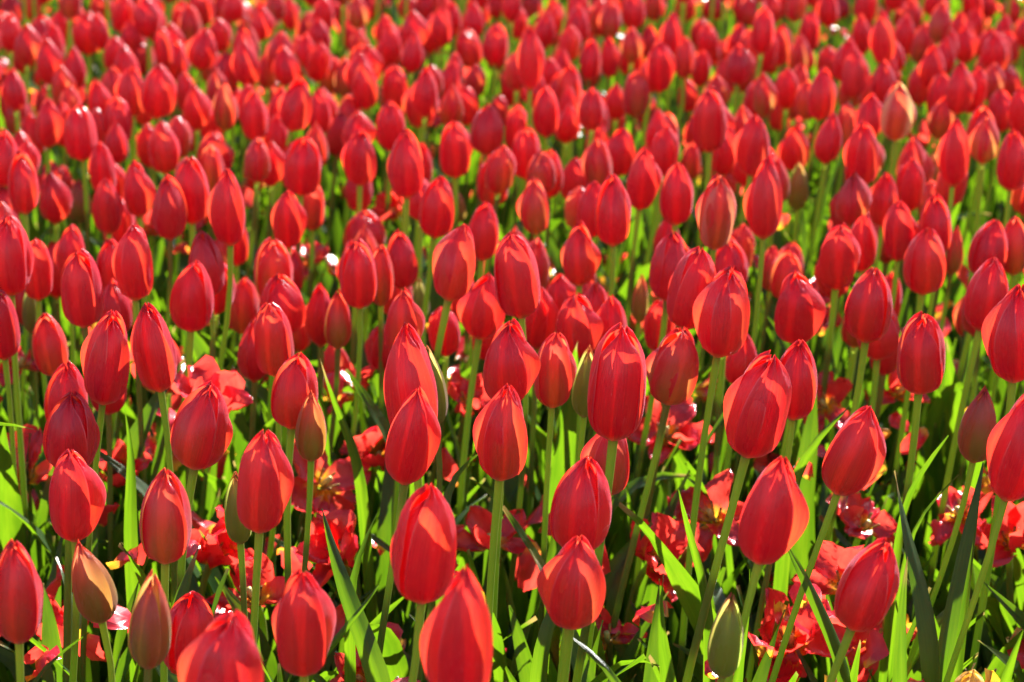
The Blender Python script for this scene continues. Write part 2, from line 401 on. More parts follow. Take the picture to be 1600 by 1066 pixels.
# tip x, tip y, base x, base y, width, green, front petal angle, flaps, label
HERO = """
35 842 30 1005 78 .45 5 r|dusky red tulip at the lower left edge, left of the slit olive bud
135 843 160 972 70 .8 -8 -|olive bud with a red slit on its left side and curved tip
247 890 232 1045 68 .86 -20 -|tall olive-pink bud with two parted tips in front of the leaning red tulip
305 922 295 1052 88 .0 30 -|half-hidden red tulip behind the tall olive-pink bud with parted tips
370 953 335 1150 132 .0 20 L|largest cut-off red tulip at the bottom edge with a glowing orange left petal
478 890 475 1055 98 .18 0 LR|red tulip with glowing orange strip on its right, behind the large cut-off tulip
730 880 712 1112 114 .0 25 L|big crimson tulip at the bottom edge with a broad orange left flap
672 755 658 942 98 .0 20 l|crimson tulip directly above the big cut-off tulip near the centre bottom
903 835 890 980 108 .25 14 Lr|squat red tulip with a bulging left shoulder and white-edged tip
918 713 900 864 96 .0 -25 l|crimson tulip with a folded crumpled petal behind the squat white-edged tulip
1139 922 1128 1058 58 1.0 -10 -|plain green closed bud near the bottom, right of centre
1216 712 1185 880 104 .05 -18 R|dark red tulip with a wide orange flap on its right side
1378 845 1330 983 92 .1 -15 r|red tulip leaning right with crumpled top in front of open fallen blooms
118 703 118 846 85 .0 -15 R|red tulip with ragged tip, lower one of the stacked pair at left
122 613 110 738 84 .0 -10 r|red tulip just above and behind the ragged-tipped tulip at left
112 568 104 678 70 .0 10 -|red tulip half hidden behind the upper tulip of the pair at left
268 732 258 880 84 .6 0 -|dull red-green tulip standing above the two olive buds at left
335 600 303 733 88 .2 -22 r|rosy red tulip tilted right in front of the nodding wet-looking tulip
420 672 405 832 90 .2 -18 R|red tulip with orange right side and ragged tip beside the dull red-green one
372 735 376 850 46 .9 0 -|slim olive bud tucked behind the left side of a red tulip
470 552 455 670 76 .2 -10 -|red tulip directly behind the brownish pointed bud
492 606 486 720 52 .85 8 -|brownish pointed bud in front of a red tulip left of centre
637 508 650 700 100 .0 -5 L|tall crimson tulip with an orange left flap and a pale bud behind it
668 545 682 665 48 .95 0 -|pale olive bud showing only its right edge behind the tall crimson tulip
655 608 632 757 82 .05 -14 R|crimson tulip in front of the tall one, on a thick straight stem
795 602 780 750 90 .2 12 L|red tulip with swollen orange left edge, on two close parallel stems
798 503 790 632 90 .0 -12 R|crimson tulip behind and above the one with a swollen orange left edge
870 521 862 637 68 .4 4 R|small rounded pinkish tulip with pale right edge, left of a slit bud
918 543 912 652 44 .95 -12 -|narrow olive slit bud left of the large smooth crimson tulip
970 512 958 688 94 .0 -6 l|large smooth crimson oval tulip in the middle of the picture
1062 515 1042 632 84 .55 0 L|round-shouldered brownish red tulip on a thick pale stem right of centre
1200 556 1165 714 102 .0 14 L|broad crimson tulip with orange left edge on a long slanting stem
1245 532 1238 656 72 .0 -8 l|slimmer red tulip just right of the broad one on a slanting stem
1350 635 1308 772 94 .15 -20 R|red tulip leaning right with a thin orange right edge and notched top
1530 603 1520 722 62 .8 0 -|olive-red bud with open central slit, left of the right-edge tulip
1600 612 1570 782 92 .0 15 L|dark crimson tulip at the right edge with an orange left flap
955 655 947 775 80 .55 10 L|blurred pinkish tulip low behind the large smooth crimson oval one
1436 492 1435 615 78 .25 -10 -|egg-shaped red tulip alone on a thin stem in the right third
1582 447 1582 597 98 .0 10 L|large red tulip cut by the right edge with a broad orange left side
185 487 160 632 78 .0 10 L|dark red tulip leaning right, left one of the matching pair
237 475 252 612 78 .0 -5 L|smooth red tulip leaning left, right one of the matching pair
360 268 360 384 64 .0 10 L|red tulip on a conspicuously long bare stem in the left third
1195 250 1192 374 62 .0 12 L|long slender crimson tulip with orange left edge, right of centre
1400 130 1398 220 60 .4 -10 R|orange-red tulip with a bleached yellow right petal in the back rows
1120 278 1115 390 60 .5 0 LR|dull orange-red tulip with cream edges beside the long slender crimson one
1512 1046 1510 1128 60 0 0 -|pale yellow tulip whose top just shows at the bottom right
"""
ROWS = """
1360 420 1352 535 74 .15 -10 l
1372 470 1370 562 70 .0 0 -
75 490 85 588 58 .45 10 l
3 455 8 562 58 0 0 -
172 555 170 648 62 0 0 -
440 430 445 522 74 0 0 r
425 477 432 588 64 .2 0 -
530 455 528 545 46 .65 0 r
632 455 630 560 62 .35 0 R
603 508 600 578 58 0 10 l
765 490 765 562 56 0 10 -
900 462 903 560 76 0 -10 R
932 470 936 548 50 0 0 -
1092 392 1068 515 74 0 10 l
1140 418 1120 558 88 0 15 L
1050 364 1042 470 66 0 10 -
1138 375 1140 458 62 0 0 -
1030 470 1030 550 52 0 0 l
1002 430 998 505 28 .85 0 -
800 370 815 497 74 0 -15 -
765 430 748 530 72 0 15 L
727 352 700 470 78 .2 15 L
760 318 752 407 52 0 10 l
560 380 562 482 60 0 10 l
597 385 595 478 42 .6 0 -
625 363 630 452 52 0 0 -
655 437 660 500 28 .95 0 -
905 350 905 447 62 .2 0 LR
835 280 838 367 54 .6 10 L
690 278 678 372 58 0 10 l
703 285 714 350 38 .85 0 -
572 330 570 400 68 .3 5 l
455 300 450 388 56 0 10 LR
490 285 488 360 42 .4 0 -
430 377 428 470 62 .45 0 r
460 390 452 460 44 0 0 -
372 340 370 415 42 0 0 r
318 362 328 465 58 0 0 -
310 412 298 518 68 0 -10 -
302 250 300 350 62 0 10 r
268 275 266 375 54 0 15 l
215 353 212 470 66 0 10 L
178 375 178 465 52 0 15 l
130 395 133 512 66 0 -10 l
118 352 112 440 56 0 10 L
20 340 18 462 68 0 -10 r
62 375 60 470 48 .1 0 r
8 295 10 370 46 0 0 -
170 281 170 366 46 0 0 r
125 283 125 348 40 .8 0 r
98 262 98 322 40 .2 0 -
38 238 40 335 50 0 0 r
215 253 218 340 50 0 0 R
52 445 50 520 30 .98 0 -
1445 358 1440 460 68 .25 5 l
1455 307 1462 400 54 0 -10 -
1490 355 1485 430 32 .7 0 -
1402 316 1402 408 54 0 0 LR
1382 272 1378 355 54 .1 5 L
1345 338 1345 425 48 0 0 r
1308 355 1305 452 68 .1 -10 R
1325 288 1312 360 46 .1 15 L
1240 428 1245 537 78 0 -5 R
1230 393 1226 470 56 .35 0 -
1206 385 1202 455 38 .6 0 -
1550 345 1535 436 62 0 -10 -
1580 340 1582 430 48 .6 0 r
1548 405 1530 517 68 .1 -10 r
1057 257 1055 352 54 0 5 r
1008 235 998 328 58 0 5 R
955 275 958 385 58 0 -5 r
930 285 922 372 50 0 10 r
900 248 895 318 46 0 0 l
860 235 858 310 44 0 0 -
822 202 822 280 48 0 0 r
770 250 770 322 52 .3 0 r
710 195 712 278 50 0 0 -
637 205 635 310 58 0 5 l
660 225 655 300 40 0 0 -
1245 255 1245 328 36 .95 0 -
1345 195 1345 290 56 0 20 L
1488 190 1488 292 54 0 15 L
1578 205 1578 298 48 0 5 -
1455 240 1455 300 32 .85 0 -
1530 168 1532 243 48 .3 0 l
1240 200 1240 268 50 0 20 L
1178 185 1172 275 56 0 20 L
1135 200 1128 275 46 0 5 -
1105 145 1108 238 54 .2 0 r
1080 222 1078 282 32 .4 0 -
1040 178 1038 247 44 .55 0 l
972 202 965 275 56 0 15 L
935 192 930 260 38 .1 5 l
960 160 960 210 36 .55 0 l
853 137 853 215 44 0 0 -
890 104 888 172 42 .35 0 r
765 165 758 243 54 .1 5 l
780 150 780 202 32 0 0 r
725 135 730 196 42 .1 0 l
708 98 700 160 42 0 10 L
660 128 656 198 56 .1 5 LR
617 105 618 170 42 .1 0 -
570 100 572 172 42 .1 0 r
565 205 562 290 54 0 10 L
545 150 550 215 46 .4 0 L
478 218 470 305 60 0 10 r
475 125 455 205 56 0 10 L
500 140 500 212 36 0 0 r
428 125 432 168 38 .4 0 -
422 165 422 225 24 .8 0 -
398 145 400 222 42 0 0 r
355 130 352 205 44 .65 0 LR
338 208 335 280 62 0 0 R
255 192 258 272 50 .1 0 r
290 180 292 240 42 0 0 -
278 133 276 190 34 .98 0 -
255 105 245 185 56 0 10 r
210 105 208 182 52 0 10 L
155 128 160 200 42 0 0 R
176 112 180 152 30 .1 0 r
122 120 120 175 40 .1 0 L
125 165 130 252 52 0 -5 -
100 160 102 230 36 0 0 -
75 135 75 185 40 .2 0 l
80 155 75 232 44 0 0 R
18 130 18 190 34 0 0 -
32 150 30 213 42 .4 0 r
8 205 10 292 52 0 0 -
5 92 5 142 42 .1 0 r
84 93 70 142 44 .1 20 l
45 60 35 115 42 0 20 L
70 25 65 85 46 0 0 r
97 60 95 107 28 .8 0 -
140 25 138 86 52 0 5 R
112 5 115 52 50 .1 0 -
178 60 178 110 28 .5 0 -
212 35 208 92 44 0 0 l
222 62 225 116 40 .1 0 r
230 -5 232 60 44 0 0 r
285 5 285 62 36 .1 0 R
255 45 258 110 30 0 0 -
276 65 275 126 42 0 0 r
325 45 312 110 48 0 20 L
357 85 350 150 42 0 10 r
382 45 380 115 38 0 0 R
342 52 342 100 32 .2 0 r
315 -15 315 42 42 0 0 r
380 5 375 52 44 .2 0 l
415 5 410 57 48 0 0 R
452 -2 455 48 30 0 0 LR
442 50 438 116 50 .3 15 L
485 20 490 62 36 0 0 R
550 30 552 78 42 0 10 r
545 0 542 44 40 .1 0 l
602 25 605 78 38 .1 0 LR
635 38 636 86 38 0 0 -
692 12 690 75 40 0 10 L
727 48 738 106 42 .1 0 l
777 40 772 102 44 0 0 r
722 22 722 62 30 0 0 l
680 62 678 102 28 .2 0 -
625 78 622 108 24 .6 0 -
565 70 560 128 38 .1 0 -
865 0 865 48 34 0 5 LR
888 28 888 68 22 .85 0 r
915 12 918 62 32 0 0 r
828 45 828 142 42 0 0 LR
877 70 878 108 34 .4 0 L
925 62 920 126 34 0 0 -
950 60 952 122 34 0 0 R
985 65 985 120 40 0 0 r
1030 68 1030 145 44 0 5 LR
1050 22 1050 88 36 0 15 L
990 -12 990 48 38 0 0 -
955 -15 955 30 34 0 10 L
1015 40 1012 92 28 0 0 -
1070 62 1068 124 32 .2 0 r
1095 30 1095 76 38 .1 5 l
1155 40 1150 96 36 0 15 L
1186 38 1182 92 36 .2 10 L
1128 65 1125 105 30 .2 0 -
1132 95 1132 152 40 .1 0 R
1165 95 1162 152 28 .5 0 -
1184 125 1180 190 44 0 0 r
995 112 992 184 42 .5 0 lr
1075 125 1075 176 34 0 0 l
1112 -5 1118 32 40 0 0 r
1172 -8 1178 42 46 .3 0 r
810 12 808 62 32 0 0 r
1230 -15 1232 28 32 0 10 L
1280 -12 1282 22 36 .1 0 -
1220 40 1217 104 38 0 10 L
1265 22 1262 82 34 0 5 l
1250 65 1260 112 34 .2 0 r
1250 102 1243 165 34 .5 0 l
1286 108 1278 188 50 0 0 R
1292 75 1296 122 42 .1 0 -
1335 80 1330 156 46 0 5 R
1338 50 1334 88 34 0 0 R
1375 22 1380 102 42 0 10 LR
1410 45 1408 98 36 0 0 R
1398 0 1400 40 40 .1 0 -
1318 130 1318 182 26 .65 0 l
1322 163 1322 232 36 .5 0 r
1388 98 1388 152 44 .3 0 l
1435 102 1435 165 38 .1 0 l
1455 72 1455 140 42 0 15 L
1452 35 1446 86 36 0 15 L
1498 100 1495 180 48 .1 5 R
1498 20 1495 75 36 0 10 LR
1522 15 1520 64 32 0 0 -
1546 45 1540 96 42 0 15 L
1572 50 1568 102 42 0 5 R
1578 -2 1580 40 32 0 0 l
1568 102 1575 152 50 0 10 L
1560 140 1562 207 44 0 0 -
1592 140 1595 216 42 0 0 l
1595 30 1597 72 30 0 0 -
1310 -5 1312 30 38 0 0 -
1350 -8 1350 32 34 0 5 l
1465 -10 1465 32 36 0 5 R
1430 0 1428 38 32 .1 0 L
1540 -10 1540 30 32 0 0 -
20 -8 18 42 40 .1 0 r
50 -12 48 30 36 0 0 r
160 -10 160 34 40 .1 0 -
190 -5 190 48 34 0 0 R
350 -12 348 36 36 0 0 r
512 -10 512 34 38 0 0 r
580 -12 580 30 36 0 0 r
640 -8 640 34 36 .1 0 l
665 -14 665 34 34 0 0 r
745 -6 748 42 38 0 0 r
775 -12 778 30 34 0 0 r
830 -10 832 36 34 .1 0 r
1025 -14 1022 34 34 0 0 R
1070 -10 1070 34 34 .1 0 r
1205 -8 1205 40 34 .1 0 -
520 90 515 145 34 .5 0 -
650 60 648 112 34 .1 0 -
800 95 800 150 36 .1 0 r
1010 150 1010 205 36 .3 0 -
1220 150 1215 205 34 .2 0 l
470 60 468 112 36 0 0 L
5 20 5 75 38 0 0 r
1420 -12 1418 20 30 0 0 -
"""
def pct(v, n):
    return int(round(100 * v / n))

ONES = 'zero one two three four five six seven eight nine ten eleven twelve thirteen fourteen fifteen sixteen seventeen eighteen nineteen'.split()
TENS = 'x x twenty thirty forty fifty sixty seventy eighty ninety'.split()
NUM = [ONES[i] if i < 20 else TENS[i // 10] + ('-' + ONES[i % 10] if i % 10 else '') for i in range(100)] + ['ninety-nine'] * 5
def colour_words(g, fl):
    if g >= .9: return 'green-olive closed tulip bud'
    if g >= .7: return 'olive-brown tulip bud'
    if g >= .5: return 'brownish red tulip'
    if g >= .3: return 'dull red tulip with greenish middle'
    if 'L' in fl and 'R' in fl: return 'red tulip with orange light on both edges'
    if 'L' in fl: return 'red tulip with orange left edge'
    if 'R' in fl: return 'red tulip with orange right edge'
    if 'r' in fl: return 'red tulip with paler right edge'
    if 'l' in fl: return 'red tulip with paler left edge'
    return 'plain crimson tulip'

def place_bloom(tx, ty, bx, by, wd, blend=0.35):
    """Finds the flower's foot on the bed of flowers, its axis and its size."""
    hp = math.hypot(tx - bx, ty - by)
    dp = plane_depth(bx, by, HP)
    nominal = 0.066 * 0.95 * FPX / max(hp, 1)
    d = dp ** (1 - blend) * nominal ** blend
    d = min(max(d, dp * .90), dp * 1.10)
    P = CAM + ray(bx, by) * d
    ax = (tx - bx) / FPX * d; up = (by - ty) / FPX * d
    tilt = rng.uniform(-.10, .06)                         # leaning towards or away from the camera
    # axis so that its projection matches: up component along camera up
    lz = up / (math.cos(PITCH) + tilt * math.sin(PITCH))
    A = Vector((ax, lz * tilt, lz))
    return P, A, wd / FPX * d

stem_count = 0
def build_tulip(P, A, width, g, psi, flaps, label, name='tulip', seed=0, lean=None, extra=None, nleaf=3, tri=(11, 15), yellow=0, bleach=0, cat=None):
    rs = random.Random(seed)
    L = A.length; axis = A.normalized()
    if lean is None: lean = 0.05 + 0.09 * (P.x / 0.5 + .5) * .5 + rs.uniform(-.05, .06)
    foot = Vector((P.x - lean * P.z, P.y - axis.y * .05 + rs.uniform(-.02, .02), 0))
    t = bpy.data.objects.new(name, None); col.objects.link(t); t.location = foot
    t.empty_display_size = .03
    t['label'] = label; t['category'] = cat or ('tulip bud' if g >= .7 else 'tulip'); t['group'] = GROUP
    q = Vector((0, 0, 1)).rotation_difference(axis)
    rel = P - foot
    kind = 'bud' if g >= .65 else rs.choice(['mid', 'mid', 'full'])
    R = width / 2 / 1.05
    if 'L' in flaps or 'R' in flaps: R *= .92
    scl = Matrix.Diagonal((R, R, L, 1))
    M = Matrix.Translation(rel) @ q.to_matrix().to_4x4() @ scl
    petals = bloom_petals(seed, kind, flaps, psi, *tri)
    fc = grid_faces(*tri)
    for V, UV in petals:
        gg = min(1, max(0, g + rs.uniform(-.08, .08))) if g > .05 else max(0, rs.uniform(-.12, .12))
        obj('petal', make_mesh('petal', V, fc, UV, [M_PETAL]), t, M, (gg, bleach if V[len(V) // 2][0] > -.2 or bleach < .6 else 0, yellow, 1))
    sr = R * .138 * rs.uniform(.9, 1.12)
    sr = min(max(sr, .0025), .0038)
    V, UV = stem_verts((0, 0, -.01), tuple(rel + axis * .0015), tuple(axis), sr * 1.15, sr, rs)
    obj('stem', make_mesh('stem', V, grid_faces(8, 11, True), UV, [M_STEM]), t)
    a0 = rs.uniform(0, 6.28)
    for k in range(nleaf):
        lm = rs.choice(LEAVES)
        s = rs.uniform(.85, 1.2)
        a = a0 + k * 2.2 + rs.uniform(-.5, .5)
        z0 = k * rs.uniform(.01, .05)
        f = z0 / rel.z
        M2 = Matrix.Translation((rel.x * f * .4 + math.cos(a) * .004, rel.y * f * .4 + math.sin(a) * .004, z0)) @ Matrix.Rotation(a, 4, 'Z') @ Matrix.Scale(s, 4)
        obj('leaf', lm, t, M2)
    placed.append((foot.x, foot.y, P.x, P.y)); things.append(t)
    return t

things = []
n_ind = 0
heads = []
for i, ln in enumerate(HERO.strip().splitlines()):
    a, lab = ln.split('|'); f = a.split()
    tx, ty, bx, by, wd, g, psi = map(float, f[:7]); fl = f[7]
    P, A, W = place_bloom(tx, ty, bx, by, wd)
    yellow = 1 if 'yellow tulip whose' in lab else 0
    bleach = .95 if 'bleached' in lab else (.6 if 'cream edges' in lab else 0)
    lean = None
    if by > 690 and bx > 1000: lean = .17 + .02 * math.sin(i)
    if 'long bare' in lab: lean = .17
    build_tulip(P, A, W, g, psi, fl, lab, seed=1000 + i, lean=lean, tri=(15, 21), yellow=yellow, bleach=bleach, nleaf=3)
    heads.append((tx, ty, bx, by, P)); n_ind += 1
seen = set()
for i, ln in enumerate(ROWS.strip().splitlines()):
    f = ln.split(); tx, ty, bx, by, wd, g, psi = map(float, f[:7]); fl = f[7]
    P, A, W = place_bloom(tx, ty, bx, by, wd)
    size = 'small ' if by < 120 else ''
    cx, cy = (tx + bx) / 2, (max(ty, 0) + by) / 2
    lab = f"{size}{colour_words(g, fl)}, {NUM[pct(cx, 1600)]} percent from left, {NUM[pct(cy, 1066)]} percent down"
    k = 0
    while lab in seen:
        lab = lab.replace('small ', 'tiny ') if k == 0 and 'small' in lab else 'blurred ' + lab; k += 1
    seen.add(lab)
    psi += ((i * 37) % 31) - 15
    build_tulip(P, A, W, g, psi, fl, lab, seed=3000 + i, tri=(9, 12) if by < 260 else (11, 15))
    heads.append((tx, ty, bx, by, P)); n_ind += 1
print('individual tulips', n_ind)

# ------------------------------------------------------------------ open, spent blooms low among the leaves
def open_petal(rs, elev, curl, L, W, nu=9, nv=11):
    v = np.linspace(0, 1, nv); a = np.linspace(-1, 1, nu); ds = L / (nv - 1)
    ang = elev + curl * (v - .1) ** 1 * 1.0 + .5 * (1 - v) ** 3            # from the vertical
    x = np.concatenate([[0], np.cumsum(np.sin(ang[:-1]) * ds)]); z = np.concatenate([[0], np.cumsum(np.cos(ang[:-1]) * ds)])
    wd = W * curve1([(0, .25), (.15, .6), (.45, 1), (.7, .95), (.88, .62), (1, .08)], v)
    cup = rs.uniform(.35, 1.0); ph = rs.uniform(0, 6.28); tw = rs.uniform(-.5, .5)
    V = []; UV = []
    for j in range(nv):
        n = np.array([-math.cos(ang[j]), 0, math.sin(ang[j])])
        c, s = math.cos(tw * v[j]), math.sin(tw * v[j]); sd = np.array([0, 1, 0]) * c + n * s
        for al in a:
            p = np.array([x[j], 0, z[j]]) + sd * al * wd[j] * math.cos(cup * al * .7) + n * (al * al * wd[j] * cup * .7 + .0045 * math.sin(v[j] * 8 + ph + al * 4) * abs(al) + .002 * math.sin(v[j] * 21 + al * 9 + ph))
            V.append(p); UV.append(((al + 1) / 2, v[j]))
    return np.array(V), np.array(UV)

def small_tube(p0, p1, r0, r1, ns=6):
    p0 = Vector(p0); p1 = Vector(p1); d = (p1 - p0).normalized(); ex = d.orthogonal().normalized(); ey = d.cross(ex)
    V = []; UV = []
    for j, (t, s) in enumerate(((0, .4), (.05, 1), (.5, 1), (.95, 1), (1, .3))):
        p = p0.lerp(p1, t); r = (r0 + (r1 - r0) * t) * s
        for i in range(ns):
            an = 6.2832 * i / ns; V.append(tuple(p + ex * math.cos(an) * r + ey * math.sin(an) * r)); UV.append((i / ns, t))
    return np.array(V), np.array(UV), grid_faces(ns, 5, True)

def build_open(P, size, spread, tilt_az, tilt, label, seed, missing=0):
    rs = random.Random(seed)
    foot = Vector((P.x + rs.uniform(-.05, .03), P.y + rs.uniform(-.01, .06), 0))
    t = bpy.data.objects.new('spent_tulip', None); col.objects.link(t); t.location = foot; t.empty_display_size = .03
    t['label'] = label; t['category'] = 'tulip'; t['group'] = 'wide open spent tulips low among the leaves'
    axis = Vector((math.cos(tilt_az) * math.sin(tilt), math.sin(tilt_az) * math.sin(tilt), math.cos(tilt)))
    q = Vector((0, 0, 1)).rotation_difference(axis).to_matrix().to_4x4(); rel = P - foot
    for k in range(6 - missing):
        V, UV = open_petal(rs, spread * rs.uniform(.25, 1.9), rs.uniform(-1.2, 1.8), size * rs.uniform(.9, 1.1), size * rs.uniform(.30, .42))
        M = Matrix.Translation(rel) @ q @ Matrix.Rotation(k * 1.047 + rs.uniform(-.35, .35), 4, 'Z') @ Matrix.Translation((.003, 0, 0))
        obj('petal', make_mesh('petal', V, grid_faces(9, 11), UV, [M_OPEN]), t, M)
    M = Matrix.Translation(rel) @ q
    V, UV, Q = small_tube((0, 0, 0), (0, 0, size * .36), .0032, .0026)
    obj('pistil', make_mesh('pistil', V, Q, UV, [M_PISTIL]), t, M)
    st = None
    for k in range(5):
        if st is None:
            V, UV, Q = small_tube((.004, 0, 0), (.012, 0, size * .33), .0009, .0014); st = make_mesh('stamen', V, Q, UV, [M_ANTHER])
        obj('stamen', st, t, M @ Matrix.Rotation(k * 1.257, 4, 'Z'))
    V, UV = stem_verts((0, 0, -.01), tuple(rel), tuple(axis), .0038, .0032, rs)
    obj('stem', make_mesh('stem', V, grid_faces(8, 11, True), UV, [M_STEM]), t)
    for k in range(2):
        obj('leaf', rs.choice(LEAVES), t, Matrix.Rotation(rs.uniform(0, 6.28), 4, 'Z') @ Matrix.Scale(rs.uniform(.7, 1.1), 4))
    return t

# photo x, y of the open bloom, size in px, spread, height above the soil, words
OPEN = """
330 850 90 .75 .30|pink-red open tulip with orange centre behind the red tulip with ragged tip
400 915 85 .9 .27|flopped open tulip with curled pink petals left of the orange-striped tulip
500 735 85 .9 .30|wide open red tulip with wavy petals right of the brownish pointed bud
535 850 85 .35 .30|half open red tulip behind the broad dark leaf left of centre
570 1045 70 .4 .26|open red petals cut off at the bottom edge left of the thick stem
188 735 72 .3 .31|small half open tulip with pale front petal and orange base at left
1020 850 90 .5 .28|crumpled open tulip with flame-like pink petals right of the squat tulip
950 985 60 1.2 .24|withered orange bloom with two hanging pink petals under the squat tulip
1115 790 75 .8 .30|open red tulip with one petal pointing right behind the slanting stem
1235 985 90 .8 .27|shaggy open tulip with golden centre left of the tulip with crumpled top
1320 895 80 .9 .30|open crimson tulip peeping out behind the tulip with crumpled top
1580 830 75 .8 .30|open red tulip with golden heart at the right edge
1370 990 55 1.3 .24|flattened red petals with white glints under the tulip with crumpled top
770 830 70 .9 .29|open tulip whose dark pink petal points right beside the parallel stems
690 830 60 .5 .29|open red bloom half hidden behind the crimson tulip at centre bottom
80 985 75 .7 .26|open pink-red petals behind the thin stem at the lower left
40 730 80 .9 .30|dark red spread bloom at the left edge beside the stacked pair
1040 665 70 .6 .31|faded dark red bloom between the two long stems right of centre
1290 620 55 .8 .32|little open bloom with white glints right of the slimmer red tulip
1350 810 50 .8 .30|open bloom seen between stems below the tulip leaning right
1400 600 50 .7 .32|pink open bloom behind the egg-shaped tulip on a thin stem
1500 790 60 1.0 .29|red open bloom behind the stem of the bud with open central slit
30 560 45 .8 .33|pink open bloom with white glints at the left edge
320 618 92 .38 .40|glossy nodding red tulip behind the rosy tilted tulip
1270 470 45 .8 .34|blurred pink open bloom right of the middle with two white glints
560 600 50 .8 .33|small open bloom left of the tall crimson tulip
730 620 45 .7 .33|small pink open bloom right of the tall crimson tulip
590 700 55 .8 .31|pink and red open bloom left of the tulip on a thick stem
330 320 40 .8 .36|blurred open bloom in the left third beyond the long bare stem
235 350 42 .9 .35|blurred pale pink open bloom above the left pair
490 400 45 .9 .35|pink open bloom with white glints left of centre
620 325 45 .8 .36|open bloom with spread pink petals, blurred, left of centre
830 440 45 .8 .34|dark open bloom below the middle tulips
1225 165 40 1.0 .37|blurred cluster of pale pink open petals in the back right rows
925 165 36 .9 .38|blurred pink open bloom in the back middle rows
1330 330 40 .8 .36|blurred salmon open bloom right of the long slender crimson tulip
80 290 42 .8 .36|glinting open bloom among buds near the left edge
1445 215 38 .8 .37|salmon open bloom beside the bleached tulip in the back rows
700 165 36 .8 .38|blurred open bloom in the back rows left of the middle
"""
for i, ln in enumerate(OPEN.strip().splitlines()):
    a, lab = ln.split('|'); x, y, px, sp, h = map(float, a.split())
    h -= .015; d = plane_depth(x, y + px * .3, h); P = CAM + ray(x, y + px * .3) * d
    size = min(max(px / FPX * d * 1.05, .036), .054)
    build_open(P, size, sp, random.Random(i).uniform(-2.6, -.5), .35 + .5 * random.Random(i + 50).random(), lab, 7000 + i, missing=(i % 3 == 1) + (i % 5 == 0))

# ------------------------------------------------------------------ the large leaves that stand out near the front
def long_leaf(pts, wpx, yref, yaw, seed):
    rs = random.Random(seed); nv, nu = 22, 7
    d = plane_depth(800, yref, HP)
    P = [CAM + ray(x, y) * (d + .02 * k * math.sin(seed)) for k, (x, y) in enumerate(pts)]
    P0 = P[0]
    if P0.z > .02: P = [Vector((P0.x + (P0.x - P[1].x) * .4, P0.y + .01, 0.0)) if pts[0][1] > 900 else Vector((P0.x + (P0.x - P[1].x) * .8, P0.y + .03, 0))] + P
    # smooth path through the points
    A = np.array([tuple(p) for p in P]); seg = np.concatenate([[0], np.cumsum(np.linalg.norm(np.diff(A, axis=0), axis=1))]); seg /= seg[-1]
    t = np.linspace(0, 1, nv); C = np.stack([np.interp(t, seg, A[:, i]) for i in range(3)], -1)
    for _ in range(4): C[1:-1] = (C[:-2] + 2 * C[1:-1] + C[2:]) / 4
    W = wpx / FPX * d / 2 * curve1([(0, .7), (.25, .95), (.5, 1), (.7, .92), (.85, .62), (.95, .26), (1, .02)], t)
    V = []; UV = []; tw = rs.uniform(-.6, .6)
    for j in range(nv):
        T = Vector(C[min(j + 1, nv - 1)] - C[max(j - 1, 0)]).normalized()
        side = T.cross(F).normalized(); n = side.cross(T)
        a = yaw + tw * t[j]; s2 = side * math.cos(a) + n * math.sin(a); n2 = n * math.cos(a) - side * math.sin(a)
        for i in range(nu):
            al = -1 + 2 * i / (nu - 1)
            p = Vector(C[j]) + s2 * (al * W[j]) + n2 * (abs(al) ** 1.4 * W[j] * .38 + .0015 * math.sin(t[j] * 15 + seed + al * 2) * abs(al))
            V.append(tuple(p)); UV.append(((al + 1) / 2, t[j]))
    base = Vector(C[0]); own = min(things, key=lambda o: (o.location - base).length)
    V = np.array(V) - np.array(tuple(own.location))
    obj('leaf', make_mesh('leaf', V, grid_faces(nu, nv), UV, [M_LEAF]), own)
LONG = [([(600, 1066), (558, 975), (524, 890), (503, 795)], 44, 900, .2), ([(450, 1066), (530, 1010), (592, 915)], 30, 960, -.3),
        ([(1050, 1080), (1022, 980), (1037, 898)], 34, 930, .4), ([(1330, 1040), (1272, 930), (1220, 832)], 36, 880, -.2),
        ([(1408, 1090), (1402, 985), (1418, 870)], 34, 1010, .3), ([(1465, 1020), (1436, 900), (1405, 790), (1398, 735)], 40, 890, -.3),
        ([(1470, 1030), (1492, 920), (1522, 790), (1536, 722)], 34, 840, .3), ([(1500, 1000), (1515, 900), (1530, 800), (1532, 745)], 26, 800, -.4),
        ([(1560, 1090), (1578, 1030), (1599, 985)], 36, 1000, .2), ([(1110, 930), (1085, 860), (1066, 800), (1060, 765)], 20, 820, .3),
        ([(20, 1075), (70, 1035), (140, 988)], 17, 1030, .3), ([(-70, 640), (0, 655), (66, 674)], 17, 740, .2),
        ([(990, 1075), (935, 1025), (885, 990)], 24, 1000, -.3), ([(262, 990), (280, 920), (312, 850)], 42, 880, .2),
        ([(1235, 735), (1265, 690), (1335, 628)], 24, 700, -.2), ([(1410, 775), (1440, 735), (1482, 680)], 17, 760, .2),
        ([(1418, 815), (1450, 785), (1498, 742)], 15, 790, .1), ([(925, 840), (890, 900), (860, 960), (842, 990)][::-1], 30, 860, .3),
        ([(760, 700), (700, 730), (690, 800)][::-1], 22, 720, -.2), ([(590, 800), (560, 860), (545, 900)][::-1], 20, 830, .2),
        ([(200, 780), (212, 700), (195, 640)], 26, 720, .2), ([(560, 700), (520, 640), (500, 560)], 20, 640, .1),
        ([(1150, 1010), (1180, 960), (1172, 890)], 26, 900, .5), ([(745, 1075), (700, 1010), (640, 960)], 26, 960, .3)]
for i, (p, w_, yr, ya) in enumerate(LONG): long_leaf(p, w_, yr, ya, 40 + i)

